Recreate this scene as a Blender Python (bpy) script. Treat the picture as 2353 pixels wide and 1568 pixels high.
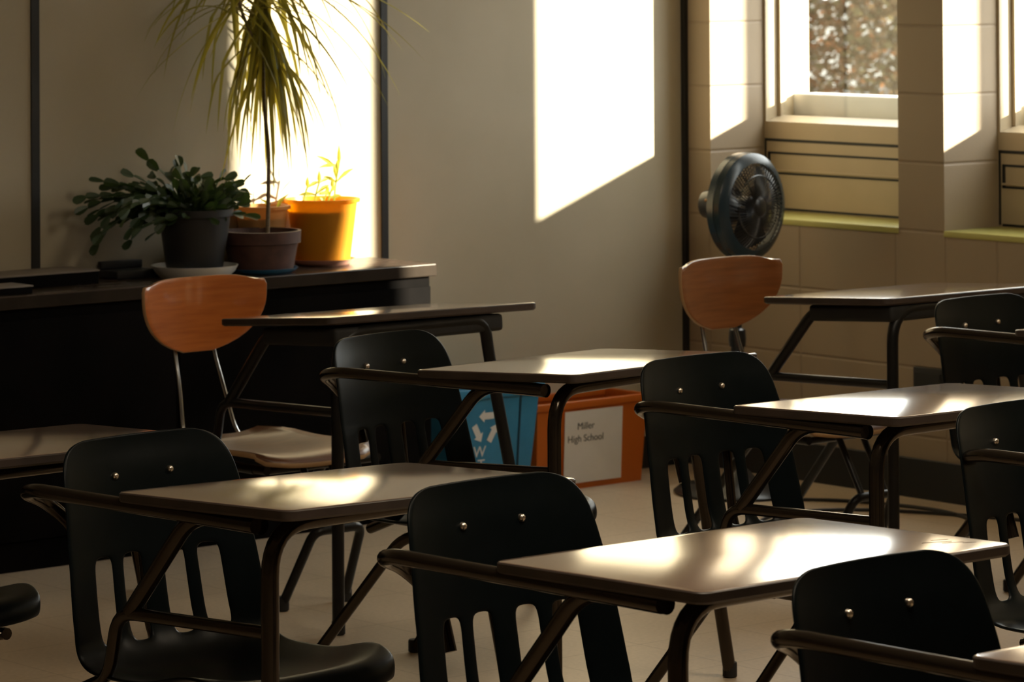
import bpy, bmesh, math, random
from mathutils import Vector, Matrix
import numpy as np
random.seed(7)
C = bpy.context.scene.collection
PI = math.pi
for o in list(bpy.data.objects): bpy.data.objects.remove(o)

# ------------------------------------------------------------------ camera
FPX = 8276.92; PITCH = math.radians(-0.9389); ROLL = math.radians(-0.323); YAW = math.radians(139.8739)
CAM = Vector((8.4485, -7.8372, 1.6348)); PY = -249.41
fw = Vector((math.cos(YAW)*math.cos(PITCH), math.sin(YAW)*math.cos(PITCH), -math.sin(PITCH)))
rt = Vector((math.sin(YAW), -math.cos(YAW), 0)); up = rt.cross(fw)
rt2 = rt*math.cos(ROLL)+up*math.sin(ROLL); up2 = -rt*math.sin(ROLL)+up*math.cos(ROLL)
cd = bpy.data.cameras.new('camera'); co = bpy.data.objects.new('camera', cd); C.objects.link(co)
m = Matrix.Identity(4)
for i in range(3):
    m[i][0] = rt2[i]; m[i][1] = up2[i]; m[i][2] = -fw[i]; m[i][3] = CAM[i]
co.matrix_world = m
cd.sensor_width = 36; cd.sensor_fit = 'HORIZONTAL'; cd.lens = FPX*36/2353
cd.shift_y = (PY-784)/2353
cd.clip_end = 500
cd.dof.use_dof = True; cd.dof.focus_distance = 6.6; cd.dof.aperture_fstop = 13
bpy.context.scene.camera = co

# ------------------------------------------------------------------ light
sc = bpy.context.scene
sc.view_settings.view_transform = 'Standard'; sc.view_settings.look = 'None'
sc.view_settings.exposure = 1.6; sc.view_settings.gamma = 1.0; sc.view_settings.use_curve_mapping = False
w = bpy.data.worlds.new('world'); sc.world = w; w.use_nodes = True
bg = w.node_tree.nodes['Background']; bg.inputs[0].default_value = (0.97, 0.96, 0.93, 1); bg.inputs[1].default_value = 2.7
sd = bpy.data.lights.new('sun', 'SUN'); sd.energy = 12.0; sd.color = (1.0, 0.86, 0.66); sd.angle = math.radians(1.1)
so = bpy.data.objects.new('sun', sd); C.objects.link(so)
so.rotation_euler = Vector((-1.0, -1.13, -0.418)).to_track_quat('-Z', 'Y').to_euler()

# ------------------------------------------------------------------ materials
def mat(name, col, rough=.5, metal=0, spec=.5, coat=0, coat_rough=.1):
    mt = bpy.data.materials.new(name); mt.use_nodes = True
    b = mt.node_tree.nodes['Principled BSDF']
    b.inputs['Base Color'].default_value = (*col, 1); b.inputs['Roughness'].default_value = rough
    b.inputs['Metallic'].default_value = metal; b.inputs['Specular IOR Level'].default_value = spec
    b.inputs['Coat Weight'].default_value = coat; b.inputs['Coat Roughness'].default_value = coat_rough
    return mt
def N(mt, t, **kw):
    n = mt.node_tree.nodes.new(t)
    for k, v in kw.items(): setattr(n, k, v)
    return n
def L(mt, a, b): mt.node_tree.links.new(a, b)
def noisy(mt, c1, c2, scale, detail=4, bump=0, bscale=None, stretch=None, rough=None, bdist=.002):
    b = mt.node_tree.nodes['Principled BSDF']
    tc = N(mt, 'ShaderNodeTexCoord'); mp = N(mt, 'ShaderNodeMapping'); L(mt, tc.outputs['Object'], mp.inputs[0])
    if stretch: mp.inputs['Scale'].default_value = stretch
    nz = N(mt, 'ShaderNodeTexNoise'); nz.inputs['Scale'].default_value = scale; nz.inputs['Detail'].default_value = detail
    L(mt, mp.outputs[0], nz.inputs['Vector'])
    rp = N(mt, 'ShaderNodeValToRGB'); rp.color_ramp.elements[0].color = (*c1, 1); rp.color_ramp.elements[1].color = (*c2, 1)
    rp.color_ramp.elements[0].position = .3; rp.color_ramp.elements[1].position = .7
    L(mt, nz.outputs['Fac'], rp.inputs[0]); L(mt, rp.outputs[0], b.inputs['Base Color'])
    if rough:
        mr = N(mt, 'ShaderNodeMapRange'); mr.inputs[3].default_value = rough[0]; mr.inputs[4].default_value = rough[1]
        L(mt, nz.outputs['Fac'], mr.inputs[0]); L(mt, mr.outputs[0], b.inputs['Roughness'])
    if bump:
        n2 = N(mt, 'ShaderNodeTexNoise'); n2.inputs['Scale'].default_value = bscale or scale*6; n2.inputs['Detail'].default_value = 3
        L(mt, mp.outputs[0], n2.inputs['Vector'])
        bp = N(mt, 'ShaderNodeBump'); bp.inputs['Strength'].default_value = bump; bp.inputs['Distance'].default_value = bdist
        L(mt, n2.outputs['Fac'], bp.inputs['Height']); L(mt, bp.outputs[0], b.inputs['Normal'])
    return mt

BLACKP = noisy(mat('black_plastic', (.003, .004, .005), .33, spec=.10), (.0026, .0046, .0052), (.0038, .006, .007), 30, bump=.25, bscale=900, bdist=.0004)
FRAME = mat('dark_bronze_tube', (.055, .043, .033), .18, metal=.75)
FRAMEB = mat('black_painted_tube', (.010, .010, .010), .35, spec=.3)
CHROME = mat('chrome', (.55, .55, .55), .18, metal=1)
RIVET = mat('rivet_metal', (.75, .68, .6), .3, metal=1)
RUBBER = mat('black_rubber', (.012, .012, .012), .7)
DTOP = noisy(mat('laminate_top', (.2, .12, .09), .2, spec=1.0, coat=1, coat_rough=.12), (.25, .165, .125), (.31, .21, .16), 6, stretch=(1.5, 14, 1), rough=(.10, .15), bump=.02, bscale=220, bdist=.0003)
DEDGE = noisy(mat('dark_edge_band', (.05, .035, .03), .45), (.035, .026, .022), (.06, .042, .034), 12)
PLY = noisy(mat('orange_plywood', (.42, .13, .03), .3, coat=1, coat_rough=.08), (.44, .115, .016), (.58, .17, .03), 7, stretch=(2, 1, 12), bump=.03, bscale=60)
PLYSEAT = noisy(mat('brown_plywood_seat', (.3, .13, .05), .42, coat=.25, coat_rough=.25), (.13, .05, .02), (.19, .075, .03), 7, stretch=(12, 2, 1))
PLYEDGE = mat('plywood_edge', (.45, .28, .14), .5)
BACKW = noisy(mat('back_wall_paint', (.50, .45, .37), .65), (.44, .39, .285), (.49, .435, .325), 3, bump=.12, bscale=260, bdist=.0006)
SIDEW = noisy(mat('plain_wall_paint', (.45, .41, .34), .7), (.42, .38, .31), (.47, .43, .36), 2)
CEIL = noisy(mat('ceiling_tile', (.6, .58, .52), .8), (.56, .54, .49), (.63, .6, .54), 5)
STRIP = mat('black_seam_strip', (.012, .014, .016), .5)
def floor_mat():
    mt = mat('vinyl_floor', (.3, .25, .18), .3, spec=.5)
    b = mt.node_tree.nodes['Principled BSDF']
    tc = N(mt, 'ShaderNodeTexCoord')
    n1 = N(mt, 'ShaderNodeTexNoise'); n1.inputs['Scale'].default_value = 2.2; n1.inputs['Detail'].default_value = 6
    L(mt, tc.outputs['Object'], n1.inputs['Vector'])
    n2 = N(mt, 'ShaderNodeTexNoise'); n2.inputs['Scale'].default_value = 90; n2.inputs['Detail'].default_value = 3
    L(mt, tc.outputs['Object'], n2.inputs['Vector'])
    ad = N(mt, 'ShaderNodeMath', operation='ADD'); L(mt, n1.outputs['Fac'], ad.inputs[0]); L(mt, n2.outputs['Fac'], ad.inputs[1])
    rp = N(mt, 'ShaderNodeValToRGB'); rp.color_ramp.elements[0].position = .35; rp.color_ramp.elements[1].position = .66
    hf = N(mt, 'ShaderNodeMath', operation='MULTIPLY'); hf.inputs[1].default_value = .5; L(mt, ad.outputs[0], hf.inputs[0])
    rp.color_ramp.elements[0].color = (.50, .39, .27, 1); rp.color_ramp.elements[1].color = (.63, .50, .355, 1)
    L(mt, hf.outputs[0], rp.inputs[0])
    # tile seams, 30.5 cm
    bk = N(mt, 'ShaderNodeTexBrick'); bk.offset = 0; bk.inputs['Scale'].default_value = 1
    bk.inputs['Brick Width'].default_value = .305; bk.inputs['Row Height'].default_value = .305; bk.inputs['Mortar Size'].default_value = .0018
    L(mt, tc.outputs['Object'], bk.inputs['Vector'])
    mx = N(mt, 'ShaderNodeMixRGB', blend_type='MULTIPLY'); mx.inputs[2].default_value = (.72, .68, .62, 1)
    L(mt, bk.outputs['Fac'], mx.inputs[0]); L(mt, rp.outputs[0], mx.inputs[1])
    # pale scuffs
    mp = N(mt, 'ShaderNodeMapping'); mp.inputs['Scale'].default_value = (9, .6, 1); mp.inputs['Rotation'].default_value = (0, 0, .9)
    L(mt, tc.outputs['Object'], mp.inputs[0])
    n3 = N(mt, 'ShaderNodeTexNoise'); n3.inputs['Scale'].default_value = 3; n3.inputs['Detail'].default_value = 5; L(mt, mp.outputs[0], n3.inputs['Vector'])
    r3 = N(mt, 'ShaderNodeValToRGB'); r3.color_ramp.elements[0].position = .66; r3.color_ramp.elements[1].position = .72
    L(mt, n3.outputs['Fac'], r3.inputs[0])
    m2 = N(mt, 'ShaderNodeMixRGB'); m2.inputs[2].default_value = (.46, .39, .30, 1)
    s3 = N(mt, 'ShaderNodeMath', operation='MULTIPLY'); s3.inputs[1].default_value = .4; L(mt, r3.outputs[0], s3.inputs[0])
    L(mt, s3.outputs[0], m2.inputs[0]); L(mt, mx.outputs[0], m2.inputs[1]); L(mt, m2.outputs[0], b.inputs['Base Color'])
    mr = N(mt, 'ShaderNodeMapRange'); mr.inputs[3].default_value = .28; mr.inputs[4].default_value = .5
    L(mt, n1.outputs['Fac'], mr.inputs[0]); L(mt, mr.outputs[0], b.inputs['Roughness'])
    return mt
FLOOR = floor_mat()
def block_mat():
    mt = mat('painted_block', (.4, .34, .26), .6)
    b = mt.node_tree.nodes['Principled BSDF']
    ge = N(mt, 'ShaderNodeNewGeometry'); sx = N(mt, 'ShaderNodeSeparateXYZ'); L(mt, ge.outputs['Position'], sx.inputs[0])
    def dist(src, off, per):
        a = N(mt, 'ShaderNodeMath', operation='SUBTRACT'); a.inputs[1].default_value = off; L(mt, src, a.inputs[0])
        p = N(mt, 'ShaderNodeMath', operation='PINGPONG'); p.inputs[1].default_value = per/2
        ab = N(mt, 'ShaderNodeMath', operation='ABSOLUTE'); L(mt, a.outputs[0], ab.inputs[0]); L(mt, ab.outputs[0], p.inputs[0]); return p.outputs[0]
    dz = dist(sx.outputs['Z'], .7933, .2032)
    dx = dist(sx.outputs['X'], .519, .4064)
    a = N(mt, 'ShaderNodeMath', operation='SUBTRACT'); a.inputs[1].default_value = 1.128; L(mt, sx.outputs['X'], a.inputs[0])
    ab = N(mt, 'ShaderNodeMath', operation='ABSOLUTE'); L(mt, a.outputs[0], ab.inputs[0])
    m1 = N(mt, 'ShaderNodeMath', operation='MINIMUM'); L(mt, dx, m1.inputs[0]); L(mt, ab.outputs[0], m1.inputs[1])
    # head joints only below the sill line
    gt = N(mt, 'ShaderNodeMath', operation='GREATER_THAN'); gt.inputs[1].default_value = .795; L(mt, sx.outputs['Z'], gt.inputs[0])
    ad = N(mt, 'ShaderNodeMath', operation='ADD'); L(mt, m1.outputs[0], ad.inputs[0]); L(mt, gt.outputs[0], ad.inputs[1])
    mm = N(mt, 'ShaderNodeMath', operation='MINIMUM'); L(mt, ad.outputs[0], mm.inputs[0]); L(mt, dz, mm.inputs[1])
    mr = N(mt, 'ShaderNodeMapRange'); mr.inputs[1].default_value = .0015; mr.inputs[2].default_value = .006; L(mt, mm.outputs[0], mr.inputs[0])
    nz = N(mt, 'ShaderNodeTexNoise'); nz.inputs['Scale'].default_value = 150; nz.inputs['Detail'].default_value = 4; L(mt, ge.outputs['Position'], nz.inputs['Vector'])
    hs = N(mt, 'ShaderNodeMath', operation='MULTIPLY_ADD'); hs.inputs[1].default_value = .15; L(mt, nz.outputs['Fac'], hs.inputs[0]); L(mt, mr.outputs[0], hs.inputs[2])
    bp = N(mt, 'ShaderNodeBump'); bp.inputs['Strength'].default_value = .7; bp.inputs['Distance'].default_value = .003
    L(mt, hs.outputs[0], bp.inputs['Height']); L(mt, bp.outputs[0], b.inputs['Normal'])
    n2 = N(mt, 'ShaderNodeTexNoise'); n2.inputs['Scale'].default_value = 3; L(mt, ge.outputs['Position'], n2.inputs['Vector'])
    rp = N(mt, 'ShaderNodeValToRGB'); rp.color_ramp.elements[0].color = (.28, .215, .145, 1); rp.color_ramp.elements[1].color = (.325, .255, .175, 1)
    L(mt, n2.outputs['Fac'], rp.inputs[0])
    mx = N(mt, 'ShaderNodeMixRGB'); mx.inputs[1].default_value = (.27, .205, .14, 1); L(mt, mr.outputs[0], mx.inputs[0]); L(mt, rp.outputs[0], mx.inputs[2])
    L(mt, mx.outputs[0], b.inputs['Base Color'])
    return mt
BLOCK = block_mat()
WFRAME = noisy(mat('window_frame_paint', (.5, .42, .3), .4), (.43, .355, .24), (.49, .405, .28), 4)
SILL = mat('yellow_green_sill', (.42, .40, .12), .45)
OSILL = noisy(mat('concrete_outer_sill', (.45, .45, .43), .8), (.5, .5, .49), (.56, .56, .55), 9)
GASKET = mat('dark_gasket', (.012, .014, .014), .6)
def glass_mat():
    mt = bpy.data.materials.new('window_glass'); mt.use_nodes = True; nt = mt.node_tree; nt.nodes.clear()
    o = N(mt, 'ShaderNodeOutputMaterial'); t = N(mt, 'ShaderNodeBsdfTransparent'); t.inputs[0].default_value = (.93, .95, .94, 1)
    g = N(mt, 'ShaderNodeBsdfGlossy'); g.inputs['Roughness'].default_value = .02
    mx = N(mt, 'ShaderNodeMixShader'); mx.inputs[0].default_value = .04; L(mt, t.outputs[0], mx.inputs[1]); L(mt, g.outputs[0], mx.inputs[2]); L(mt, mx.outputs[0], o.inputs[0])
    return mt
GLASS = glass_mat()
def translucent(name, col, tcol, fac, rough=.5):
    mt = mat(name, col, rough); b = mt.node_tree.nodes['Principled BSDF']; o = mt.node_tree.nodes['Material Output']
    t = N(mt, 'ShaderNodeBsdfTranslucent'); t.inputs[0].default_value = (*tcol, 1)
    mx = N(mt, 'ShaderNodeMixShader'); mx.inputs[0].default_value = fac
    L(mt, b.outputs[0], mx.inputs[1]); L(mt, t.outputs[0], mx.inputs[2]); L(mt, mx.outputs[0], o.inputs[0]); return mt
SHADE = translucent('roller_shade_fabric', (.6, .55, .45), (.95, .86, .70), .24)
LEAFD = translucent('dracaena_leaf', (.16, .17, .03), (.50, .42, .05), .45)
LEAFC = translucent('cactus_leaf', (.03, .058, .024), (.09, .15, .025), .2, .4)
LEAFY = translucent('young_leaf', (.2, .26, .04), (.6, .6, .08), .5)
BARK = noisy(mat('cane_bark', (.2, .15, .09), .7), (.16, .12, .07), (.26, .2, .13), 40, stretch=(1, 1, 6))
YPOT = translucent('yellow_pot_plastic', (.75, .38, .03), (1.0, .55, .03), .5, .35)
TPOT = translucent('tan_pot_plastic', (.6, .33, .12), (.85, .5, .2), .35, .4)
TERRA = noisy(mat('dark_red_clay', (.14, .06, .05), .6), (.05, .022, .02), (.10, .045, .035), 25)
BLACKPOT = mat('black_pot_plastic', (.012, .013, .015), .5)
SOIL = noisy(mat('potting_soil', (.03, .02, .015), .95), (.02, .014, .01), (.06, .04, .03), 80, bump=.6, bscale=120, bdist=.004)
WHITEP = mat('white_plastic_saucer', (.72, .72, .70), .35)
BLUES = mat('blue_plastic_saucer', (.03, .16, .34), .3)
PINKS = mat('pink_clay_saucer', (.6, .32, .25), .45)
CABT = noisy(mat('bookcase_top_laminate', (.16, .11, .08), .3, spec=.35), (.045, .032, .024), (.065, .047, .036), 5, stretch=(8, 1, 1), rough=(.2, .32))
CABE = noisy(mat('bookcase_edge', (.03, .02, .015), .8, spec=.1), (.022, .016, .012), (.034, .025, .018), 9)
CABF = noisy(mat('bookcase_dark_front', (.006, .006, .006), .9, spec=0), (.005, .005, .005), (.009, .008, .008), 6)
BINB = noisy(mat('blue_bin_plastic', (.02, .16, .30), .42), (.03, .21, .40), (.04, .25, .47), 14, bump=.1, bscale=300)
BLUEDK = mat('dark_blue_groove', (.008, .05, .09), .6)
ORANGEC = translucent('orange_crate_plastic', (.62, .16, .02), (.8, .22, .02), .25, .4)
PAPER = noisy(mat('white_paper', (.72, .68, .62), .7), (.70, .66, .60), (.75, .71, .65), 10)
INK = mat('printed_ink', (.05, .05, .055), .7)
WINK = mat('white_print', (.75, .75, .75), .5)
FANP = mat('fan_black_plastic', (.012, .014, .018), .28, spec=.6)
FANT = mat('fan_blue_black_rim', (.015, .035, .05), .25, spec=.6)
FANAMB = mat('fan_amber_band', (.45, .2, .04), .4)
CABLE = mat('black_cable', (.012, .012, .014), .5)
PAPERG = noisy(mat('grey_cardboard', (.22, .19, .16), .7), (.20, .17, .145), (.25, .21, .18), 14)

# ------------------------------------------------------------------ mesh helpers
def obj(name, bm, m, parent=None, smooth=True, mods=None):
    bmesh.ops.remove_doubles(bm, verts=bm.verts, dist=1e-6)
    me = bpy.data.meshes.new(name); bm.to_mesh(me); bm.free()
    if not isinstance(m, (list, tuple)): m = [m]
    for k in m: me.materials.append(k)
    o = bpy.data.objects.new(name, me); C.objects.link(o)
    if parent: o.parent = parent
    if smooth:
        for p in me.polygons: p.use_smooth = True
        md = o.modifiers.new('es', 'EDGE_SPLIT'); md.split_angle = math.radians(38)
    return o
def thing(name, label, cat, loc=(0, 0, 0), rz=0, group=None):
    o = bpy.data.objects.new(name, None); C.objects.link(o); o.empty_display_size = .1
    o.location = loc; o.rotation_euler = (0, 0, rz); o['label'] = label; o['category'] = cat
    if group: o['group'] = group
    return o
def tag(o, label, cat, group=None, kind=None):
    o['label'] = label; o['category'] = cat
    if group: o['group'] = group
    if kind: o['kind'] = kind
    return o
def struct(name, bm, m, label=None, smooth=False):
    o = obj(name, bm, m, smooth=smooth); o['kind'] = 'structure'
    if label: o['label'] = label
    return o
def box(bm, x0, x1, y0, y1, z0, z1, mi=0, bev=0):
    vs = [bm.verts.new(p) for p in ((x0,y0,z0),(x1,y0,z0),(x1,y1,z0),(x0,y1,z0),(x0,y0,z1),(x1,y0,z1),(x1,y1,z1),(x0,y1,z1))]
    fs = [bm.faces.new([vs[i] for i in f]) for f in ((3,2,1,0),(4,5,6,7),(0,1,5,4),(1,2,6,5),(2,3,7,6),(3,0,4,7))]
    for f in fs: f.material_index = mi
    if bev:
        es = set(e for f in fs for e in f.edges)
        bmesh.ops.bevel(bm, geom=list(es), offset=bev, segments=3, profile=.5, affect='EDGES')
    return bm
def fillet(pts, r, n=6):
    pts = [Vector(p) for p in pts]
    out = [pts[0]]
    for i in range(1, len(pts)-1):
        a, b, c = pts[i-1], pts[i], pts[i+1]
        rr = r[i-1] if isinstance(r, (list, tuple)) else r
        d1 = (a-b); d2 = (c-b); k = min(rr, d1.length*.49, d2.length*.49)
        p1 = b+d1.normalized()*k; p2 = b+d2.normalized()*k
        for j in range(n+1):
            t = j/n; out.append((1-t)**2*p1+2*t*(1-t)*b+t*t*p2)
    out.append(pts[-1]); return out
def tube(bm, pts, r, n=12, cap=True, flat=1.0):
    pts = [Vector(p) for p in pts]
    rad = r if isinstance(r, (list, tuple)) else [r]*len(pts)
    t0 = (pts[1]-pts[0]).normalized(); ref = Vector((0, 0, 1)) if abs(t0.z) < .9 else Vector((0, 1, 0))
    nx = t0.cross(ref).normalized(); rings = []
    for i, p in enumerate(pts):
        if i == 0: t = t0
        elif i == len(pts)-1: t = (pts[i]-pts[i-1]).normalized()
        else: t = ((pts[i]-pts[i-1]).normalized()+(pts[i+1]-pts[i]).normalized()).normalized()
        nx = (nx-t*nx.dot(t)).normalized(); ny = t.cross(nx)
        rings.append([bm.verts.new(p+rad[i]*(math.cos(2*PI*k/n)*nx+flat*math.sin(2*PI*k/n)*ny)) for k in range(n)])
    for a, b in zip(rings, rings[1:]):
        for k in range(n): bm.faces.new((a[k], a[(k+1) % n], b[(k+1) % n], b[k]))
    if cap:
        bm.faces.new(rings[0][::-1]); bm.faces.new(rings[-1])
    return bm
def lathe(bm, prof, n=40, cen=(0, 0, 0), mi=0, closed=False):
    rings = []
    for r, z in prof:
        rings.append([bm.verts.new((cen[0]+r*math.cos(2*PI*k/n), cen[1]+r*math.sin(2*PI*k/n), cen[2]+z)) for k in range(n)])
    for a, b in zip(rings, rings[1:]):
        for k in range(n):
            f = bm.faces.new((a[k], a[(k+1) % n], b[(k+1) % n], b[k])); f.material_index = mi
    if not closed:
        if prof[0][0] > 0: bm.faces.new(rings[0][::-1]).material_index = mi
        if prof[-1][0] > 0: bm.faces.new(rings[-1]).material_index = mi
    return bm
def B(): return bmesh.new()
def bx(*a, **k): return box(B(), *a, **k)
def tb(*a, **k): return tube(B(), *a, **k)

# ------------------------------------------------------------------ room
RX, RY, RZ = 11.2, -9.8, 2.9
T = .44                 # wall thickness at the window bays
o = struct('floor', bx(-.02, RX, RY, .02, -.08, 0), FLOOR)
struct('ceiling', bx(-.15, RX+.1, RY-.1, T, RZ, RZ+.1), CEIL)
struct('wall_back', bx(-.15, 0, RY-.1, T, -.08, RZ), BACKW)
struct('wall_right_side', bx(RX, RX+.12, RY-.1, T, -.08, RZ), SIDEW)
struct('wall_opposite', bx(-.15, RX+.1, RY-.12, RY, -.08, RZ), SIDEW)
# window wall of painted block: parapet under the sills, head, pillars
ZS, ZG, ZH = .7933, 1.083, 2.35
bm = B(); box(bm, 0, RX, 0, T, -.08, ZS); box(bm, 0, RX, 0, T, ZH, RZ)
P0, PW, BW = .119, .186, .818
bays = []
x = 0.0; nx_ = P0
box(bm, 0, P0, 0, T, ZS, ZH)
for k in range(11):
    x0 = P0+k*(BW+PW); x1 = x0+BW
    if k >= 5:
        box(bm, x0, RX, 0, T, ZS, ZH); break
    bays.append((x0, x1)); box(bm, x1, x1+PW, 0, T, ZS, ZH)
struct('wall_window', bm, BLOCK)
# seam strips and corner strip on the back wall
for i, (y, wd) in enumerate(((-1.2208, .024), (-2.4416, .026), (-3.6624, .026), (-4.88, .026), (-6.1, .026))):
    struct('trim_%d' % (i+1), bx(0, .006, y-wd/2, y+wd/2, 0, RZ), STRIP)
struct('trim_6', bx(.0, .016, -.016, 0, 0, RZ), STRIP)
struct('baseboard_window', bx(.02, RX, -.012, 0, 0, .118, bev=.003), STRIP)
struct('baseboard_back', bx(0, .012, RY, -.02, 0, .1, bev=.003), STRIP)

# windows: frame, glass, lower panel with grooves, sill
YF = .235
for k, (x0, x1) in enumerate(bays):
    e = bpy.data.objects.new('window_%d' % (k+1), None); C.objects.link(e); e.location = (x0, 0, ZS); e['kind'] = 'structure'
    W = x1-x0; H = ZH-ZS
    def P(n, bm, m, **kw): return obj(n, bm, m, e, **kw)
    bm = B()   # perimeter frame around the glass (stepped)
    gz = ZG-ZS
    box(bm, 0, .010, YF, .43, gz, H); box(bm, W-.010, W, YF, .43, gz, H); box(bm, 0, W, YF, .43, H-.04, H)
    box(bm, .010, .024, .288, .312, gz, H-.04); box(bm, W-.024, W-.010, .288, .312, gz, H-.04)
    P('window_frame', bm, WFRAME, smooth=False)
    bm = B()   # sloping bottom rail
    vs = [bm.verts.new(p) for p in ((0,YF,gz-.012),(W,YF,gz-.012),(W,.44,gz-.012),(0,.44,gz-.012),(0,YF,gz),(W,YF,gz),(W,.30,gz+.018),(0,.30,gz+.018),(W,.44,gz+.01),(0,.44,gz+.01))]
    for f in ((3,2,1,0),(0,1,5,4),(4,5,6,7),(7,6,8,9),(9,8,2,3),(1,2,8,6,5),(0,4,7,9,3)): bm.faces.new([vs[i] for i in f])
    P('bottom_rail', bm, WFRAME, smooth=False)
    obj('outer_sill', bx(0, W, .36, .47, gz-.012, gz+.085, bev=.006), OSILL, e)
    P('glass', bx(.018, W-.018, .299, .303, gz+.01, H-.03), GLASS, smooth=False)
    P('lower_panel', bx(0, W, YF, .36, .0, gz-.012), WFRAME, smooth=False)
    bm = B()
    for z, h in ((.231, .009), (.190, .007), (.125, .006), (.012, .007)):
        box(bm, .004 if h > .008 else .018, W-.004, YF-.0015, YF+.002, z-h/2, z+h/2)
    box(bm, .004, .012, YF-.0015, YF+.002, .012, .231); box(bm, .018, .03, YF-.0015, YF+.002, .125, .19)
    box(bm, W-.012, W-.004, YF-.0015, YF+.002, .012, .231); box(bm, W-.03, W-.018, YF-.0015, YF+.002, .125, .19)
    P('panel_groove', bm, GASKET, smooth=False)
    P('raised_lip', bx(.02, W-.02, YF-.006, YF+.002, .131, .138, bev=.001), WFRAME)
    P('sill', bx(0, W, -.004, YF, -.012, .006, bev=.002), SILL)
    if k >= 2:  # shades added beyond view to block the sun and spread daylight
        sh = obj('added_roller_shade', bx(x0+.03, x1-.03, .20, .203, ZG-.03, ZH-.06), SHADE, smooth=False)
        tb_ = obj('roller_tube', tb([(x0+.03, .215, ZH-.05), (x1-.03, .215, ZH-.05)], .02), WFRAME, sh)
        tag(sh, 'pale fabric roller shade added in the unseen bay beyond the frame edge to soften daylight', 'roller shade', 'added roller shades out of view')

# ------------------------------------------------------------------ combo desks
GA, GB = .447, .668          # depth and width of the desktops
def rounded_slab(a, b, th, r, nseg=8, crown=.0):
    bm = B(); pts = []
    for cx, cy, a0 in ((r, r, PI), (a-r, r, 1.5*PI), (a-r, b-r, 0), (r, b-r, .5*PI)):
        for j in range(nseg+1):
            t = a0+j/nseg*PI/2; pts.append((cx+r*math.cos(t), cy+r*math.sin(t)))
    lay = [(0, .002, 0), (.0, 0, 1)]
    rings = []
    def ring(inset, z):
        cx, cy = a/2, b/2; out = []
        for x, y in pts:
            dx = inset*(1 if x < cx else -1); dy = inset*(1 if y < cy else -1)
            out.append(bm.verts.new((x+dx*min(1, abs(x-cx)/(a/2)), y+dy*min(1, abs(y-cy)/(b/2)), z)))
        return out
    R = [ring(.004, -th), ring(.0, -th+.004), ring(0, -.003), ring(.002, -.0006), ring(.005, 0)]
    n = len(pts)
    for i, (p, q) in enumerate(zip(R, R[1:])):
        for k in range(n):
            f = bm.faces.new((p[k], p[(k+1) % n], q[(k+1) % n], q[k])); f.material_index = 1 if i < 3 else 0
    f = bm.faces.new(R[-1]); f.material_index = 0
    f = bm.faces.new(R[0][::-1]); f.material_index = 1
    return bm

# one-piece plastic shell
PROF = [(-.322,.789,.118),(-.321,.784,.150),(-.318,.773,.171),(-.312,.756,.185),(-.302,.732,.194),(-.290,.69,.200),(-.280,.645,.206),(-.272,.600,.210),(-.268,.588,.211),
        (-.262,.555,.214),(-.256,.52,.217),(-.249,.485,.219),(-.245,.470,.220),(-.232,.440,.221),(-.205,.412,.222),(-.165,.397,.222),(-.10,.392,.222),(-.02,.394,.221),
        (.06,.408,.219),(.12,.422,.215),(.16,.428,.208),(.185,.420,.198),(.196,.405,.190),(.198,.387,.186)]
FR = [0, .12, .22, .32, .46, .56, .66, .80, .92, 1.0]
def shell_mesh():
    bm = B(); cols = [-f for f in FR[:0:-1]]+FR; rows = []
    for i, (u, z, hw) in enumerate(PROF):
        row = []
        back = z > .44 and u < -.2
        for f in cols:
            v = f*hw
            if i < 13: k = .034*(v/.2)**2*(1 if i > 1 else .95); uu, zz = u+k, z
            else:
                s = min(1, (i-12)/4); k1 = .034*(v/.2)**2*(1-s)
                lift = .020*(abs(f)**3)*s*(1 if i < 20 else .3)
                dish = -.012*(1-min(1, f*f*1.5))*s*(1 if 14 < i < 20 else 0)
                uu, zz = u+k1-(.03*abs(f)**4 if i > 17 else 0), z+lift+dish
            row.append(bm.verts.new((uu, v, zz)))
        rows.append(row)
    nf = len(cols)-1
    slot = set()
    for c in range(nf):
        a, b = abs(cols[c]), abs(cols[c+1]); lo, hi = min(a, b), max(a, b)
        if (lo, hi) in ((.12, .22), (.22, .32), (.46, .56), (.56, .66)): slot.add(c)
    for i in range(len(rows)-1):
        for c in range(nf):
            if c in slot and 8 <= i <= 12: continue
            bm.faces.new((rows[i][c], rows[i+1][c], rows[i+1][c+1], rows[i][c+1]))
    return bm
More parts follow.
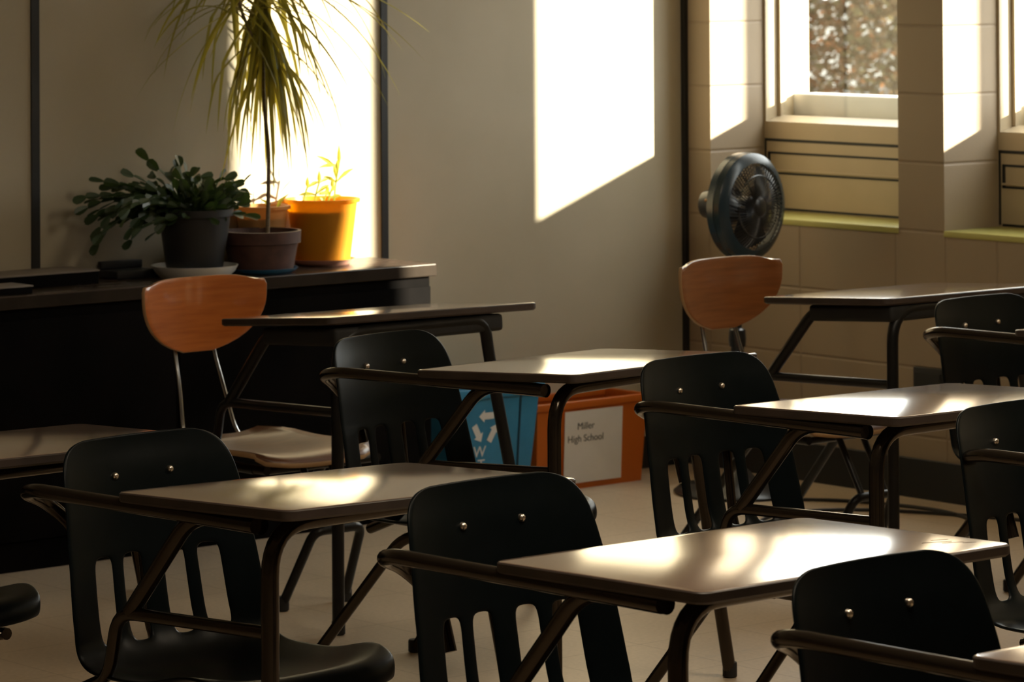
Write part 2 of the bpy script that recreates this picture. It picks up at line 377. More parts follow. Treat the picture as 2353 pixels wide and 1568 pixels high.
def make_black():
    root = thing('combo_desk', '', 'desk')
    add_common(root, wood=False)
    ch = []
    s = obj('seat_shell', shell_mesh(), BLACKP, root, smooth=True)
    s.modifiers.remove(s.modifiers['es'])
    md = s.modifiers.new('sol', 'SOLIDIFY'); md.thickness = .007; md.offset = 0
    md = s.modifiers.new('sub', 'SUBSURF'); md.levels = 2; md.render_levels = 2
    s.location = (0, .265, 0)
    for y in (-.0625, .0625):
        bm = B(); lathe(bm, [(0, .0045), (.003, .004), (.0058, .002), (.0065, 0), (.0065, -.012)], 14)
        bmesh.ops.rotate(bm, verts=bm.verts, cent=(0, 0, 0), matrix=Matrix.Rotation(PI/2, 3, 'Y'))
        bmesh.ops.translate(bm, verts=bm.verts, vec=(-.2895, y, .722))
        r = obj('rivet', bm, RIVET, s)
    # armrest tube, wrapping behind the shell and down to the seat frame
    obj('armrest_tube', tb(fillet([(.352, .014, .7045), (-.235, .012, .703), (-.300, .035, .690), (-.345, .12, .660), (-.345, .19, .60), (-.318, .19, .52)], [.03, .05, .04, .04]), .0125, 14), FRAME, root)
    for y in (.19, .31):
        if y > .2: obj('back_upright', tb(fillet([(-.338, y, .735), (-.318, y, .62), (-.292, y, .40), (-.20, y, .348), (.0, y, .348)], .05), .010, 10), FRAME, root)
    return root
def add_common(root, wood):
    U = .362 if not wood else .43
    # top
    top = obj('desktop', rounded_slab(GA, GB, .019, .022), [DTOP, DEDGE], root); top.location = (0, 0, .726)
    TOPS.append(top)
    # under frame: inverted U along the front, braces
    zt = .7045 if not wood else .719; FM = FRAME if not wood else FRAMEB
    obj('front_leg_frame', tb(fillet([(U, .035, .012), (U, .035, zt), (U, .50, zt), (U, .515, .63), (U, .66, .012)], [.085, .07, .03], 8), .0150, 14), FM, root)
    for yy in (.035, .66):
        obj('glide', lathe(B(), [(.013, 0), (.0165, .003), (.0165, .03), (.0155, .034)], 16, (U, yy, 0)), RUBBER, root)
    if wood:
        q = bx(.15, U+.012, .02, .555, .662, .7045, bev=.010)
        bmesh.ops.rotate(q, verts=q.verts, cent=(0, 0, .7045), matrix=Matrix.Rotation(math.radians(-3.6), 3, 'Y')); obj('under_tray', q, RUBBER, root)
    zr = .530
    obj('side_rail', tb(fillet([(U, .035, zr), (-.035, .035, .515), (-.085, .055, .395), (-.20, .08, .352)], [.045, .04]), .0115, 12), FM, root)
    obj('side_brace', tb(fillet([(U-.02, .035, zt-.003), (.165, .035, .703 if not wood else .706), (.0, .035, .519)], .055, 8), .0145, 14), FM, root)
    for yy, k in ((.075, 1), (.425, -1)):
        obj('seat_rail', tb([(.10, yy, .352), (-.06, yy, .350)], .0115, 12), FM, root)
    for yy in (.075, .425):
        obj('rear_leg', tb(fillet([(.05, yy, .350), (-.095, yy, .350), (-.385, yy-.02*(1 if yy < .2 else -1), .012)], .05), .0125, 12), FM, root)
        obj('glide', lathe(B(), [(.012, 0), (.015, .003), (.015, .026), (.0135, .030)], 16, (-.388, yy-.02*(1 if yy < .2 else -1), 0)), RUBBER, root)
    obj('cross_rail', tb([(.09, .075, .350), (.09, .425, .350)], .010, 10), FM, root)
TOPS = []
def copy_tree(o, parent=None):
    c = o.copy(); C.objects.link(c); c.parent = parent
    for ch in list(o.children): copy_tree(ch, c)
    return c
def make_wood():
    root = thing('combo_desk', '', 'desk')
    add_common(root, wood=True)
    # moulded plywood back: straight top, rounded pointed bottom
    bm = B(); rows = []; NR, NC = 14, 16
    for i in range(NR+1):
        t = i/NR; z = .803-.192*t
        hw = .196*(1-.03*t) if t < .22 else .1947*max(0.0, 1-((t-.22)/.80)**2.3)**.55
        if t < .13: hw = .196-.034*(1-t/.13)**2
        hw = max(hw, .045)
        row = []
        for j in range(NC+1):
            f = j/NC*2-1; v = f*hw
            row.append(bm.verts.new((-.285+.048*(v/.2)**2-.02*(1-t)+.010*(1-t)**2, v+.145, z-.014*abs(f)**6*(1 if t < .05 else 0))))
        rows.append(row)
    for a, b in zip(rows, rows[1:]):
        for j in range(NC): bm.faces.new((a[j], b[j], b[j+1], a[j+1]))
    bk = obj('backrest', bm, [PLY, PLYEDGE], root); bk.modifiers.remove(bk.modifiers['es'])
    md = bk.modifiers.new('sol', 'SOLIDIFY'); md.thickness = .010; md.offset = 0; md.material_offset_rim = 1
    bv = bk.modifiers.new('bev', 'BEVEL'); bv.width = .002; bv.segments = 2
    for y, z in ((.120, .771), (.090, .705), (.220, .766), (.210, .70)):
        q = B(); lathe(q, [(0, .002), (.003, .0018), (.0045, 0), (.0045, -.01)], 12)
        bmesh.ops.rotate(q, verts=q.verts, cent=(0, 0, 0), matrix=Matrix.Rotation(PI/2, 3, 'Y'))
        bmesh.ops.translate(q, verts=q.verts, vec=(-.2935+.01*(z-.614)/.186*0, y, z)); obj('bolt', q, RUBBER, bk)
    for y0, y1 in ((.085, .075), (.205, .245)):
        obj('back_upright', tb(fillet([(-.315, y0, .78), (-.305, y0, .62), (-.275, (y0*2+y1)/3, .52), (-.25, y1, .385), (-.15, y1, .36)], .05), .0062, 10), CHROME if True else FRAME, root)
    # dished plywood seat
    bm = B(); rows = []; NR, NC = 14, 14
    for i in range(NR+1):
        t = i/NR; u = -.18+.40*t; row = []
        hw = .178*(1-.06*(1-t)**2-.45*max(0, (.14-t)/.14)**2) if t < .85 else .178*(1-.08*((t-.85)/.15)**2)
        for j in range(NC+1):
            f = j/NC*2-1
            z = .386+.015*(abs(f)**2.2)*(1-.3*t)-.014*max(0, (t-.82)/.18)**2*1.2+.012*max(0, (.2-t)/.2)**2-.006*math.exp(-((t-.4)/.25)**2)
            uu = u-.03*max(0, abs(f)-.75)/.25*(1 if t > .9 else 0)
            row.append(bm.verts.new((uu, .165+f*hw, z)))
        rows.append(row)
    for a, b in zip(rows, rows[1:]):
        for j in range(NC): bm.faces.new((a[j], b[j], b[j+1], a[j+1]))
    st = obj('seat', bm, [PLYSEAT, PLYEDGE], root); st.modifiers.remove(st.modifiers['es'])
    md = st.modifiers.new('sol', 'SOLIDIFY'); md.thickness = .013; md.offset = 1; md.material_offset_rim = 1
    # low inverted-U foot under the front of the seat
    obj('foot_frame', tb(fillet([(.09, .126, .012), (.19, .150, .205), (.19, .30, .205), (.09, .325, .012)], .03), .0120, 12), FRAMEB, root)
    for yy in (.126, .325):
        obj('glide', lathe(B(), [(.013, 0), (.018, .003), (.018, .03), (.013, .036)], 16, (.09, yy, 0)), RUBBER, root)
    for yy in (.18, .27): obj('seat_post', tb([(.19, yy, .205), (.10, yy, .365)], .009, 10), FRAMEB, root)
    return root

black = make_black(); wood = make_wood()
def corner(name, loc, yaw, tilt, roll, src, first, label, group, cshift=(0, 0), tshift=0):
    o = src if first else copy_tree(src)
    o.location = (loc[0], loc[1], 0); o.rotation_euler = (0, 0, math.radians(yaw)); o['label'] = label; o['group'] = group
    for ch in o.children:
        if ch.name.startswith('desktop'):
            ch.rotation_euler = (math.radians(roll), -math.radians(tilt+2.64), 0); ch.location.x = tshift
        if ch.name.startswith('seat_shell'): ch.location = (cshift[0], .265+cshift[1], cshift[2] if len(cshift) > 2 else 0)
    return o
GB_, GW_ = 'black plastic combo desks in the classroom rows', 'combo desks with plywood chair backs near the back wall'
US = [
 ('b', (4.313, -4.400), 1.5, -1.31, -.56, 'black combo desk with bright bare desktop in the front middle, scratches near its right corner', (0, -.006, 0), 0),
 ('b', (3.357, -4.431), 4.3, -.64, -1.6, 'black combo desk at lower left, broad white glare on its top, glossy seat below', (.03, .005, -.018), 0),
 ('b', (2.317, -2.956), 10.5, -.11, -1.1, 'black combo desk standing in front of the blue bin and orange crate', (.01, -.04, -.023), 0),
 ('b', (3.223, -2.875), 1.9, -.49, -.96, 'black combo desk with grey top, chair back just right of the white paper sign', (-.015, -.038, -.008), 0),
 ('b', (2.645, -1.40), 2.0, -.2, -.8, 'black combo desk by the window wall in front of the dark wall vent', (-.01, -.02, -.022), 0),
 ('b', (4.165, -2.905), 2.0, -.4, -.8, 'black combo desk cut by the right edge beyond the bright front middle desktop', (-.04, -.045, -.018), 0),
 ('b', (5.195, -4.405), 1.5, -.8, -.6, 'black combo desk at bottom right, nearest of all, only its desktop corner in view', (0, -.03, -.014), .075),
 ('b', (2.543, -4.612), 2.5, -.4, -.8, 'black combo desk at the left edge with dull reddish brown top, no glare', (0, 0, 0), 0),
 ('w', (1.137, -2.635), 1.05, 1.9, -.74, 'combo desk with bright orange plywood back beside the dark bookcase', (0, 0), 0),
 ('w', (1.653, -1.268), 1.7, .65, -.57, 'combo desk with darker plywood back, shade painted in, in front of the black fan', (0, 0), 0),
]
# (placed below so that the first unit is moved only after all copies are made)
first_b = first_w = None
for t, loc, ya, ti, ro, lab, cs, ts in US:
    if t == 'b':
        if first_b is None: first_b = (loc, ya, ti, ro, lab, cs, ts); continue
        corner('b', loc, ya, ti, ro, black, False, lab, GB_, cs, ts)
    else:
        if first_w is None: first_w = (loc, ya, ti, ro, lab, cs, ts); continue
        corner('w', loc, ya, ti, ro, wood, False, lab, GW_, cs, ts)
loc, ya, ti, ro, lab, cs, ts = first_b; corner('b', loc, ya, ti, ro, black, True, lab, GB_, cs, ts)
loc, ya, ti, ro, lab, cs, ts = first_w; corner('w', loc, ya, ti, ro, wood, True, lab, GW_, cs, ts)

PLYSHADE = noisy(mat('shaded_plywood_back', (.3, .1, .03), .3, coat=1, coat_rough=.1), (.20, .065, .015), (.28, .095, .024), 7, stretch=(2, 1, 12))  # same plywood with the shade on this back put into its colour
for q_ in bpy.data.objects:
    if q_.get('label', '').startswith('combo desk with darker plywood'):
        for c_ in q_.children:
            if c_.name.startswith('backrest'):
                c_.data = c_.data.copy(); c_.data.materials[0] = PLYSHADE; c_['label'] = 'darker brown plywood backrest'
# ------------------------------------------------------------------ bookcase along the back wall
bc = thing('low_bookcase', 'long low dark bookcase with brown laminate top against the back wall, carrying the potted plants', 'bookcase', (0, -1.28, 0))
BL = 3.6
obj('body', bx(.004, .302, -BL, -.012, 0, .694), CABF, bc, smooth=False)
obj('top', bx(.002, .32, -BL, 0, .694, .730, bev=.003), [CABT], bc)
obj('edge_band', bx(.3195, .3215, -BL, 0.0, .696, .727), CABE, bc, smooth=False)
for k in range(4): obj('door', bx(.302, .312, -BL+.02+k*.895, -BL+.90+k*.895, .08, .665, bev=.002), CABF, bc)

# things on the bookcase, left
def flat_box(name, x1, y1, dx, dy, z0, z1, label, cat, m=PAPERG, rz=0):
    o = obj(name, bx(-dx, 0, -dy, 0, 0, z1-z0, bev=.003), [m, CABF]); o.location = (x1, y1, z0); o.rotation_euler = (0, 0, rz); return tag(o, label, cat)
def binder(name, x1, y1, dx, dy, z0, z1, label):
    r = thing(name, label, 'box', (x1, y1, z0))
    obj('lid', bx(-dx, 0, -dy, 0, (z1-z0)-.004, z1-z0, bev=.001), PAPERG, r)
    obj('tray', bx(-dx+.002, -.002, -dy+.002, -.002, 0, z1-z0-.004, bev=.002), CABF, r)
    return r
binder('flat_box', .175, -2.345, .155, .40, .730, .768, 'taller flat box with grey-tan lid on the bookcase beside the small black organizer')
binder('flat_box', .290, -2.632, .108, .36, .730, .752, 'lower flat box with grey-tan lid at the left edge, before the taller box')
sb = thing('desk_organizer', 'small black desk organizer on the bookcase just left of the black plant pot', 'organizer', (.065, -2.178, .730))
obj('tray', bx(-.05, .05, -.07, .07, 0, .022, bev=.004), BLACKPOT, sb); obj('rear_rack', bx(-.05, -.03, -.07, .07, .022, .045, bev=.004), BLACKPOT, sb)

# ------------------------------------------------------------------ potted plants
def pot(parent, r0, r1, h, m, rim=.012, th=.004, soil=.02):
    bm = lathe(B(), [(r0, 0), (r1-.004, h-rim*1.8), (r1+.004, h-rim*1.7), (r1+.005, h), (r1-th, h), (r1-th-.002, h-rim), (r0-th, .006)], 44)
    obj('pot', bm, m, parent)
    obj('soil', lathe(B(), [(r0-th-.001, .012), (r1-th-.006, h-soil), (.01, h-soil+.004)], 40), SOIL, parent)
def saucer(name, loc, r, h, m, label):
    o = obj(name, lathe(B(), [(r*.78, 0), (r*.92, h*.5), (r, h), (r-.005, h), (r*.9, h*.45), (r*.74, .004), (.001, .004)], 44), m); o.location = loc
    return tag(o, label, 'saucer')
ZB = .730
# A: trailing cactus in a black pot on a white saucer
pA = (.19, -2.040)
saucer('plant_saucer', (*pA, ZB), .122, .034, WHITEP, 'white plastic saucer under the black plant pot')
e = thing('potted_cactus', 'black pot with bushy dark green trailing holiday cactus on the bookcase', 'plant', (*pA, ZB+.006))
pot(e, .076, .104, .185, BLACKPOT)
def ribbon(bm, pts, ws, nrm=None):
    prev = None; pts = [Vector(p) for p in pts]
    for i, p in enumerate(pts):
        t = (pts[min(i+1, len(pts)-1)]-pts[max(i-1, 0)]).normalized()
        s = t.cross(Vector((0, 0, 1)))
        if s.length < .05: s = Vector((1, .3, 0))
        if nrm: s = t.cross(nrm)
        s.normalize(); n = s.cross(t)
        a = bm.verts.new(p-s*ws[i]/2+n*ws[i]*.18); c = bm.verts.new(p); b = bm.verts.new(p+s*ws[i]/2+n*ws[i]*.18)
        if prev:
            bm.faces.new((prev[0], prev[1], c, a)); bm.faces.new((prev[1], prev[2], b, c))
        prev = (a, c, b)
rnd = random.Random(3)
bm = B()
def segstem(bm, p, d, n, seg, wd, sag):
    for s in range(n):
        nr = Vector((rnd.uniform(-1, 1), rnd.uniform(-1, 1), rnd.uniform(.2, 1))).normalized()
        q = p+d*seg; mid = (p+q)/2
        ribbon(bm, [p, p.lerp(q, .25), p.lerp(q, .55), p.lerp(q, .85), q], [wd*.35, wd*.75, wd*1.0, wd*.95, wd*.4], nr)
        p = q; d = (d+Vector((rnd.uniform(-.22, .22), rnd.uniform(-.22, .22), -sag+rnd.uniform(-.12, .12)))).normalized()
for i in range(150):
    th = rnd.uniform(0, 2*PI); el = rnd.uniform(.05, 1.25)
    # the plant spreads mostly to the left, along the bookcase (-Y)
    d = Vector((math.cos(th)*.6, math.sin(th)-.05, el)).normalized()
    left = d.y < 0
    n = rnd.randint(3, 6) if left else rnd.randint(3, 5)
    segstem(bm, Vector((rnd.uniform(-.05, .05), rnd.uniform(-.05, .05), .165)), d, n if d.x < .3 else 3, rnd.uniform(.034, .044), rnd.uniform(.020, .028), rnd.uniform(.10, .26) if i % 6 else .03)
for i in range(30):
    d = Vector((rnd.uniform(-.35, .45), -1, rnd.uniform(.3, .75))).normalized()
    segstem(bm, Vector((0, -.04, .17)), d, rnd.randint(5, 8), .042, .024, rnd.uniform(.10, .20))
for v in bm.verts:                      # keep clear of the wall
    if v.co.x < -.15: v.co.x = -.15+ (v.co.x+.15)*.05
    if v.co.z < .012: v.co.z = .012
obj('foliage', bm, LEAFC, e)
# B: dracaena in a wide dark red bowl pot on a blue saucer
pBx = (.215, -1.828)
saucer('plant_saucer', (*pBx, ZB), .104, .016, BLUES, 'blue saucer under the wide dark red pot')
e = thing('potted_dracaena', 'tall dracaena with long drooping narrow leaves in a wide dark red pot on the bookcase', 'plant', (*pBx, ZB+.005))
pot(e, .088, .107, .115, TERRA, rim=.02)
base = Vector((-.01, .028, .095))
trunk = [base, base+Vector((0, .004, .12)), base+Vector((0, .006, .24)), base+Vector((0, -.004, .32)), base+Vector((0, -.014, .42)), base+Vector((0, -.012, .60)), base+Vector((.0, -.016, .75))]
obj('trunk', tb(fillet(trunk, .05), .0062, 10), BARK, e)
obj('branch', tb(fillet([base+Vector((0, -.012, .52)), base+Vector((.01, -.09, .62)), base+Vector((.02, -.13, .74))], .05), .005, 8), BARK, e)
def crown(bm, c, n, lmin, lmax, spread, seed, up_lo=-.6, up_hi=1.0, bias=(0, 0)):
    r = random.Random(seed)
    for i in range(n):
        th = r.uniform(0, 2*PI); el = r.uniform(up_lo, up_hi)
        d = Vector((math.cos(th)*.75+bias[0], math.sin(th)*spread+bias[1], el)).normalized()
        ln = r.uniform(lmin, lmax); p = c+Vector((0, 0, r.uniform(-.06, .05))); pts = [p]; k = 12; droop = r.uniform(.05, .22)
        for s in range(k):
            p = p+d*(ln/k); d = (d+Vector((0, 0, -droop))).normalized(); pts.append(p)
        wd = r.uniform(.010, .017)
        ws = [wd*(.7+.3*min(1, q/3)) * (1-max(0, (q-5)/7))**.8+.0006 for q in range(k+1)]
        ribbon(bm, pts, ws)
bm = B(); c0 = base+Vector((0, -.016, .72))
crown(bm, c0, 46, .36, .58, .62, 11)
crown(bm, c0+Vector((0, 0, -.05)), 30, .34, .52, .42, 17, -2.2, -.5)
crown(bm, c0+Vector((.01, .0, -.16)), 34, .26, .42, .45, 12, -2.0, -.1)
crown(bm, c0+Vector((.02, -.12, -.05)), 24, .25, .42, .8, 13, -.9, .7, (0, -.25))
crown(bm, c0+Vector((0, .03, .02)), 14, .30, .42, .9, 15, -.3, .6, (0, .35))
for v in bm.verts:
    if v.co.x < -.155: v.co.x = -.155+(v.co.x+.155)*.06
obj('foliage', bm, LEAFD, e)
# C: yellow translucent pot with young shoots on a pink saucer
pC = (.115, -1.538)
saucer('plant_saucer', (*pC, ZB), .098, .018, PINKS, 'pinkish clay saucer under the yellow pot')
e = thing('potted_seedling', 'yellow translucent pot with a few thin young shoots, rightmost plant on the bookcase', 'plant', (*pC, ZB+.006))
pot(e, .080, .105, .185, YPOT, rim=.006, th=.003, soil=.035)
bm = B(); bl = B(); rr = random.Random(5)
for x, y, h, nl in ((.0, .04, .16, 6), (.01, -.04, .10, 3), (.0, -.075, .085, 1), (.02, .0, .08, 4), (-.03, .02, .06, 2)):
    p0 = Vector((x, y, .15)); p1 = p0+Vector((0, .01, h*.5)); p2 = p0+Vector((0, .022, h*.82))
    tube(bm, fillet([p0, p1, p2], .02), .0026, 6)
    for k in range(nl):
        a = rr.uniform(0, 2*PI); b0 = p0.lerp(p2, rr.uniform(.5, 1)); d = Vector((.4*math.cos(a), math.sin(a), rr.uniform(.2, .9))).normalized()
        ln = h*rr.uniform(.35, .6); pts = [b0+d*ln*t+Vector((0, 0, -.25*ln*t*t)) for t in (0, .25, .5, .75, 1)]
        ribbon(bl, pts, [.003, .008, .012, .008, .001], Vector((1, -.8, .2)))
    ribbon(bl, [p2+Vector((0, 0, h*.35*t)) for t in (0, .3, .6, 1)], [.004, .012, .010, .001], Vector((1, -.8, 0)))
obj('stem', bm, LEAFY, e); obj('leaf', bl, LEAFY, e)
# D: tan pot behind
pD = (.078, -1.726)
e = thing('plant_pot', 'tan translucent pot standing behind the wide dark red pot, beside the yellow one', 'plant', (*pD, ZB))
pot(e, .055, .078, .178, TPOT, rim=.006, th=.003, soil=.035)
bl = B(); ribbon(bl, [(.02, .03, .15), (.02, .05, .19), (.03, .075, .21)], [.004, .012, .001], Vector((1, -.8, .2)))
ribbon(bl, [(.02, .02, .15), (.02, .0, .19), (.03, -.03, .20)], [.004, .01, .001], Vector((1, -.8, .2))); obj('leaf', bl, LEAFY, e)

# ------------------------------------------------------------------ recycling bin
def frustum(bm, bx0, bx1, by0, by1, tx0, tx1, ty0, ty1, z0, z1, th):
    def ring(x0, x1, y0, y1, z): return [bm.verts.new(p) for p in ((x0,y0,z),(x1,y0,z),(x1,y1,z),(x0,y1,z))]
    A = ring(bx0, bx1, by0, by1, z0); Bt = ring(tx0, tx1, ty0, ty1, z1)
    D = ring(tx0+th, tx1-th, ty0+th, ty1-th, z1); E = ring(bx0+th, bx1-th, by0+th, by1-th, z0+th)
    bm.faces.new(A[::-1]); bm.faces.new(E)
    for P_, Q in ((A, Bt), (Bt, D), (D, E)):
        for k in range(4): bm.faces.new((P_[k], P_[(k+1) % 4], Q[(k+1) % 4], Q[k]))
    return bm
e = thing('recycling_bin', 'blue plastic recycling bin with white recycling arrows and lettering beside the orange crate', 'bin', (.04, -.836, 0))
BH = .345
obj('body', frustum(B(), .03, .19, -.29, -.03, 0, .22, -.35, 0, 0, BH, .003), BINB, e, smooth=False)
bm = B(); box(bm, .218, .230, -.362, .012, BH-.030, BH, bev=.002); box(bm, -.010, .002, -.362, .012, BH-.030, BH, bev=.002)
box(bm, 0, .22, .0, .012, BH-.030, BH, bev=.002); box(bm, 0, .22, -.362, -.350, BH-.030, BH, bev=.002)
obj('rim', bm, BINB, e)
# front face plane from (.19,z0) to (.22,z1): helper placing marks on it
ang = math.atan2(.03, BH)
def on_front(y, z): return Vector((.19+.03*z/BH+.0012, y, z))
bm = B(); tube(bm, [on_front(-.075, .012)+Vector((0, 0, 0)), on_front(-.075, BH-.03)], .0035, 8); obj('groove', bm, BLUEDK, e)
def text_obj(name, body, size, mt, parent, pos, rot, ext=.0006, align='CENTER'):
    cu = bpy.data.curves.new(name, 'FONT'); cu.body = body; cu.size = size; cu.extrude = ext; cu.align_x = align; cu.align_y = 'CENTER'; cu.space_line = 1.25
    t = bpy.data.objects.new(name, cu); C.objects.link(t)
    dg = bpy.context.evaluated_depsgraph_get(); me = bpy.data.meshes.new_from_object(t.evaluated_get(dg)); bpy.data.objects.remove(t)
    o = bpy.data.objects.new(name, me); me.materials.append(mt); C.objects.link(o); o.parent = parent; o.location = pos; o.rotation_euler = rot
    return o
FR_ROT = (PI/2-0, 0, PI/2)
text_obj('lettering', 'W', .046, WINK, e, on_front(-.224, .156), (PI/2+ang, 0, PI/2))
text_obj('lettering', 'T', .046, WINK, e, on_front(-.216, .116), (PI/2+ang, 0, PI/2))
bm = B()   # three chasing arrows
for k in range(3):
    a = PI/2+k*2*PI/3; c = Vector((math.cos(a), math.sin(a)))*.034
    t = Vector((-math.sin(a), math.cos(a)))
    n_ = Vector((math.cos(a), math.sin(a)))
    def pt(s, q):
        p = c+t*s+n_*q; z = .228+p.y; return bm.verts.new(on_front(-.205+p.x, z)+Vector((.0006, 0, 0)))
    bm.faces.new([pt(-.030, -.010), pt(.006, -.010), pt(.006, .010), pt(-.030, .010)])
    bm.faces.new([pt(.006, -.019), pt(.028, .0), pt(.006, .019)])
obj('recycling_symbol', bm, WINK, e, smooth=False)

# ------------------------------------------------------------------ orange crate with paper sign
e = thing('orange_crate', 'open orange plastic crate on the floor with a white paper sign on its front', 'crate', (.005, -.822, 0))
bm = frustum(B(), .0, .185, .028, .452, -.0, .197, .024, .470, .0, .262, .004)
obj('body', bm, ORANGEC, e, smooth=False)
bm = B(); box(bm, .188, .203, +.020, .474, .245, .268, bev=.003); box(bm, -.004, .010, +.020, .474, .245, .268, bev=.003)
box(bm, 0, .2, .016, .028, .245, .268, bev=.003); box(bm, 0, .2, .464, .476, .245, .268, bev=.003)
obj('rim', bm, ORANGEC, e)
obj('divider', bx(.01, .18, .225, .232, .10, .235, bev=.001), ORANGEC, e)
tl = math.atan2(.012, .262)
pp = obj('paper_sign', bx(0, .0012, -.1165, .1165, -.110, .110), PAPER, e, smooth=False); pp.location = (.1955, .247, .128); pp.rotation_euler = (0, tl, 0)
text_obj('sign_lettering', 'Miller\nHigh School', .030, INK, pp, (.0016, -.032, .043), (PI/2, 0, PI/2), ext=.0004)

# ------------------------------------------------------------------ pedestal fan
FX, FY, FZ, FRD = .62, -.318, .862, .158
e = thing('pedestal_fan', 'black pedestal fan with round wire guard behind the darker plywood chair back', 'fan', (FX, FY, 0), .14)
def fanobj(n, bm, m, smooth=True):
    bmesh.ops.rotate(bm, verts=bm.verts, cent=(0, 0, 0), matrix=Matrix.Rotation(PI/2, 3, 'Y'))
    bmesh.ops.translate(bm, verts=bm.verts, vec=(0, 0, FZ)); return obj(n, bm, m, e, smooth)
fanobj('guard_ring', lathe(B(), [(FRD-.006, -.030), (FRD+.003, -.032), (FRD+.004, -.008), (FRD+.0015, -.006), (FRD+.004, -.004), (FRD+.002, .014), (FRD-.012, .026), (FRD-.028, .030), (FRD-.018, .016), (FRD-.008, .0), (FRD-.006, -.030)], 64, closed=True), FANT)
def guard(z0, bulge, nsp, inner, direction):
    bm = B()
    for k in range(nsp):
        a = 2*PI*k/nsp; pts = []
        for s in range(8):
            t = s/7; r = inner+(FRD-.012-inner)*t; aa = a+.35*(1-t)*direction
            z = z0+bulge*(1-(t**2.2)); pts.append((r*math.cos(aa), r*math.sin(aa), z))
        tube(bm, pts, .0018, 5)
    for rr_, zz in ((inner, z0+bulge), (inner+(FRD-inner)*.5, z0+bulge*(1-.5**2.2))):
        pts = [(rr_*math.cos(2*PI*j/40), rr_*math.sin(2*PI*j/40), zz) for j in range(41)]; tube(bm, pts, .002, 5, cap=False)
    return bm
fanobj('front_guard', guard(.012, .034, 64, .030, 1), FANP)
fanobj('rear_guard', guard(-.012, -.062, 64, .040, -1), FANP)
fanobj('front_badge', lathe(B(), [(0, .052), (.022, .051), (.032, .045), (.032, .040), (0, .040)], 30), FANP)
bm = B()
for k in range(3):
    a0 = k*2*PI/3; g = []
    for i in range(9):
        row = []
        for j in range(9):
            r = .026+(.128-.026)*i/8; w = (.55+.45*math.sin(PI*i/8*.8))*1.15; a = a0+(j/8-.5)*w+.25*i/8
            row.append(bm.verts.new((r*math.cos(a), r*math.sin(a), -.012+.030*(j/8-.5))))
        g.append(row)
    for i in range(8):
        for j in range(8): bm.faces.new((g[i][j], g[i+1][j], g[i+1][j+1], g[i][j+1]))
lathe(bm, [(.03, -.03), (.03, .01), (.02, .018), (0, .02)], 24)
fanobj('fan_blade', bm, FANP)
mh = fanobj('motor_housing', lathe(B(), [(0, -.178), (.020, -.176), (.042, -.160), (.052, -.11), (.054, -.075), (.05, -.055), (0, -.05)], 32), FANP)
obj('amber_band', lathe(B(), [(.0535, -.004), (.0555, 0), (.0535, .004)], 32).copy() if False else bx(-.125, -.09, -.056, .056, FZ+.012, FZ+.02, bev=.003), FANAMB, mh)
obj('oscillation_knob', lathe(B(), [(.0, .0), (.012, .0), (.013, .03), (.010, .045), (0, .046)], 18, (-.105, 0, FZ+.048)), FANP, e)
obj('tilt_bracket', tb(fillet([(-.09, 0, FZ-.03), (-.105, 0, FZ-.09), (-.055, 0, FZ-.14), (-.045, 0, FZ-.20)], .03), .017, 14), FANP, e)
obj('pole', tb([(-.045, 0, .05), (-.045, 0, .47)], .020, 18), FANP, e)
obj('upper_pole', tb([(-.045, 0, .46), (-.045, 0, FZ-.18)], .014, 18), FANP, e)
obj('height_collar', lathe(B(), [(.0, 0), (.025, 0), (.027, .02), (.025, .05), (.016, .056)], 20, (-.045, 0, .44)), FANP, e)
obj('base', lathe(B(), [(.0, 0), (.19, 0), (.195, .008), (.18, .02), (.06, .04), (.03, .07), (.0, .075)], 48, (-.045, 0, 0)), FANP, e)
# power cord of the fan, looping over the floor
pts = []
for x, y in ((.79, -.34), (.95, -.22), (1.25, -.16), (1.5, -.28), (1.62, -.55), (1.45, -.80), (1.15, -.78), (.98, -.55), (1.1, -.30), (1.5, -.12), (1.9, -.06)): pts.append((x, y, .006))
def catmull(P, n=10):
    P = [Vector(p) for p in P]; out = []
    for i in range(len(P)-1):
        a, b, c, d = P[max(i-1, 0)], P[i], P[i+1], P[min(i+2, len(P)-1)]
        for k in range(n):
            t = k/n; out.append(.5*((2*b)+(c-a)*t+(2*a-5*b+4*c-d)*t*t+(3*b-a-3*c+d)*t**3))
    out.append(P[-1]); return out
tag(obj('power_cord', tb(catmull(pts), .005, 8), CABLE), 'black power cord looping over the floor near the window wall', 'cord')
# thin black hose leaning from floor to wall and dark wall vent
e = thing('wall_vent', 'small dark square vent low on the block wall under the second window', 'vent', (1.065, 0, .33))
obj('vent_frame', bx(-.062, .062, -.012, 0, -.06, .06, bev=.002), STRIP, e); obj('louver', bx(-.05, .05, -.016, -.011, -.045, .045), GASKET, e, smooth=False)

# ------------------------------------------------------------------ scratches on the front desktop
SCR = mat('scratch_mark', (.13, .085, .065), .6)
fd = [c for c in black.children if c.name.startswith('desktop')][0]
fd.data = fd.data.copy()
bm = B()
for u0, v0, ln, wd in ((.352, .596, .05, .0016), (.372, .610, .035, .0014), (.338, .618, .03, .0012), (.39, .628, .022, .0016)):
    q = B(); box(q, -ln/2, ln/2, -wd/2, wd/2, 0, .0003)
    bmesh.ops.rotate(q, verts=q.verts, cent=(0, 0, 0), matrix=Matrix.Rotation(1.0+.25*(u0*50 % 1), 3, 'Z')); bmesh.ops.translate(q, verts=q.verts, vec=(u0, v0, 0))
    me_ = bpy.data.meshes.new('t'); q.to_mesh(me_); q.free(); bm.from_mesh(me_)
obj('scratch', bm, SCR, fd, smooth=False)
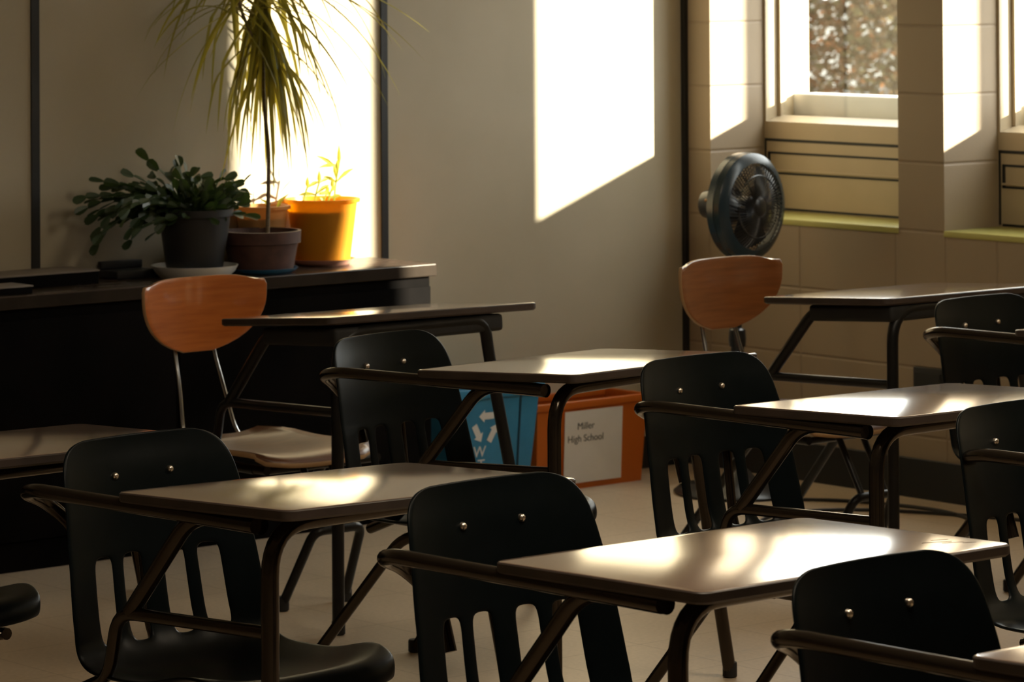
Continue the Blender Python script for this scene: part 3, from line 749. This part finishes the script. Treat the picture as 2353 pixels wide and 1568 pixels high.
# ------------------------------------------------------------------ outdoors
GR = noisy(mat('frosty_grass', (.32, .33, .27), .9), (.06, .06, .05), (.085, .085, .075), .6)
gr = obj('lawn', bx(-90, 60, T+.02, 120, -.5, -.3), GR, smooth=False); gr['kind'] = 'structure'; gr.name = 'ground'
LF = [translucent('autumn_leaf_tan', (.10, .066, .038), (.10, .066, .036), .5), translucent('autumn_leaf_rust', (.15, .07, .032), (.15, .07, .032), .5), translucent('autumn_leaf_olive', (.09, .075, .038), (.09, .075, .038), .5), mat('frosted_leaf', (.15, .135, .12), .9, spec=0)]
for q_ in LF: q_.node_tree.nodes['Principled BSDF'].inputs['Specular IOR Level'].default_value = 0
def shrub(cx, cy, r, h, seed, label):
    rr = random.Random(seed); e = thing('autumn_shrub', label, 'shrub', (cx, cy, -.3), 0, 'autumn shrubs seen through the window')
    bm = B()
    for i in range(15000):
        a = rr.uniform(0, 2*PI); q = rr.random()**.45; zz = rr.random(); p = Vector((math.cos(a)*q*r*(1-.3*zz), math.sin(a)*q*r*(1-.3*zz), .05+zz*h))
        s = rr.uniform(.03, .085); d = Vector((rr.uniform(-1, 1), rr.uniform(-1, 1), rr.uniform(-1, 1))).normalized(); t = d.cross(Vector((rr.uniform(-1, 1), rr.uniform(-1, 1), 1))).normalized(); n_ = d.cross(t)
        f = bm.faces.new([bm.verts.new(p+t*s), bm.verts.new(p+n_*s*.6), bm.verts.new(p-t*s), bm.verts.new(p-n_*s*.6)])
        f.material_index = rr.choices((0, 1, 2, 3), (6, 2.5, 3, .35))[0]
    obj('foliage', bm, LF, e, smooth=False)
    bm = B()
    for i in range(14):
        a = rr.uniform(0, 2*PI); tube(bm, [(0.1*math.cos(a), .1*math.sin(a), 0), (r*.4*math.cos(a), r*.4*math.sin(a), h*.5), (r*.6*math.cos(a), r*.6*math.sin(a), h*.95)], [.03, .018, .006], 5)
    obj('branch', bm, BARK, e)
dv = Vector((-.695, .719, 0)); sv = Vector((.719, .695, 0)); basep = Vector((8.45, -7.84, 0))
for i, (dd, ss, r, h) in enumerate(((47, .2, 1.7, 4.2), (49, 4.0, 1.8, 4.4), (46, -3.6, 1.7, 4.0), (48, 7.9, 1.8, 3.8))):
    p = basep+dv*dd+sv*ss
    shrub(p.x, p.y, r, h, 20+i, 'rust and tan autumn shrub beyond the frosty lawn outside the window')

for i, k in enumerate((0, 1)):  # posts added out of view to shade part of each window jamb
    e = thing('shading_post', 'slim unseen post added outside the window wall to shade the jamb', 'post', (1.105+k*(BW+PW), 1.31, -.3), 0, 'added shading posts outside the windows')
    obj('post', tb([(0, 0, 0), (0, 0, 3.2)], .0325, 20), WFRAME, e); obj('base_plate', bx(-.07, .07, -.07, .07, 0, .012, bev=.002), WFRAME, e)

# ------------------------------------------------------------------ added fill lights at the ceiling
for i, (x, y) in enumerate(((4.5, -2.0), (5.0, -4.2))):  # unseen panels added to brighten floor and desktops
    e = thing('fill_light', 'unseen fill light panel added above the desks', 'fill light', (x, y, RZ), 0, 'added fill light panels')
    bm = B(); box(bm, -.62, .62, -.32, -.30, -.015, 0); box(bm, -.62, .62, .30, .32, -.015, 0); box(bm, -.62, -.60, -.30, .30, -.015, 0); box(bm, .60, .62, -.30, .30, -.015, 0)
    obj('frame', bm, WHITEP, e, smooth=False)
    ld = bpy.data.lights.new('fill_lamp', 'AREA'); ld.shape = 'RECTANGLE'; ld.size = 1.18; ld.size_y = .58; ld.energy = 10; ld.color = (1.0, .84, .62)
    lo = bpy.data.objects.new('fill_lamp', ld); C.objects.link(lo); lo.parent = e; lo.location = (0, 0, -.012)
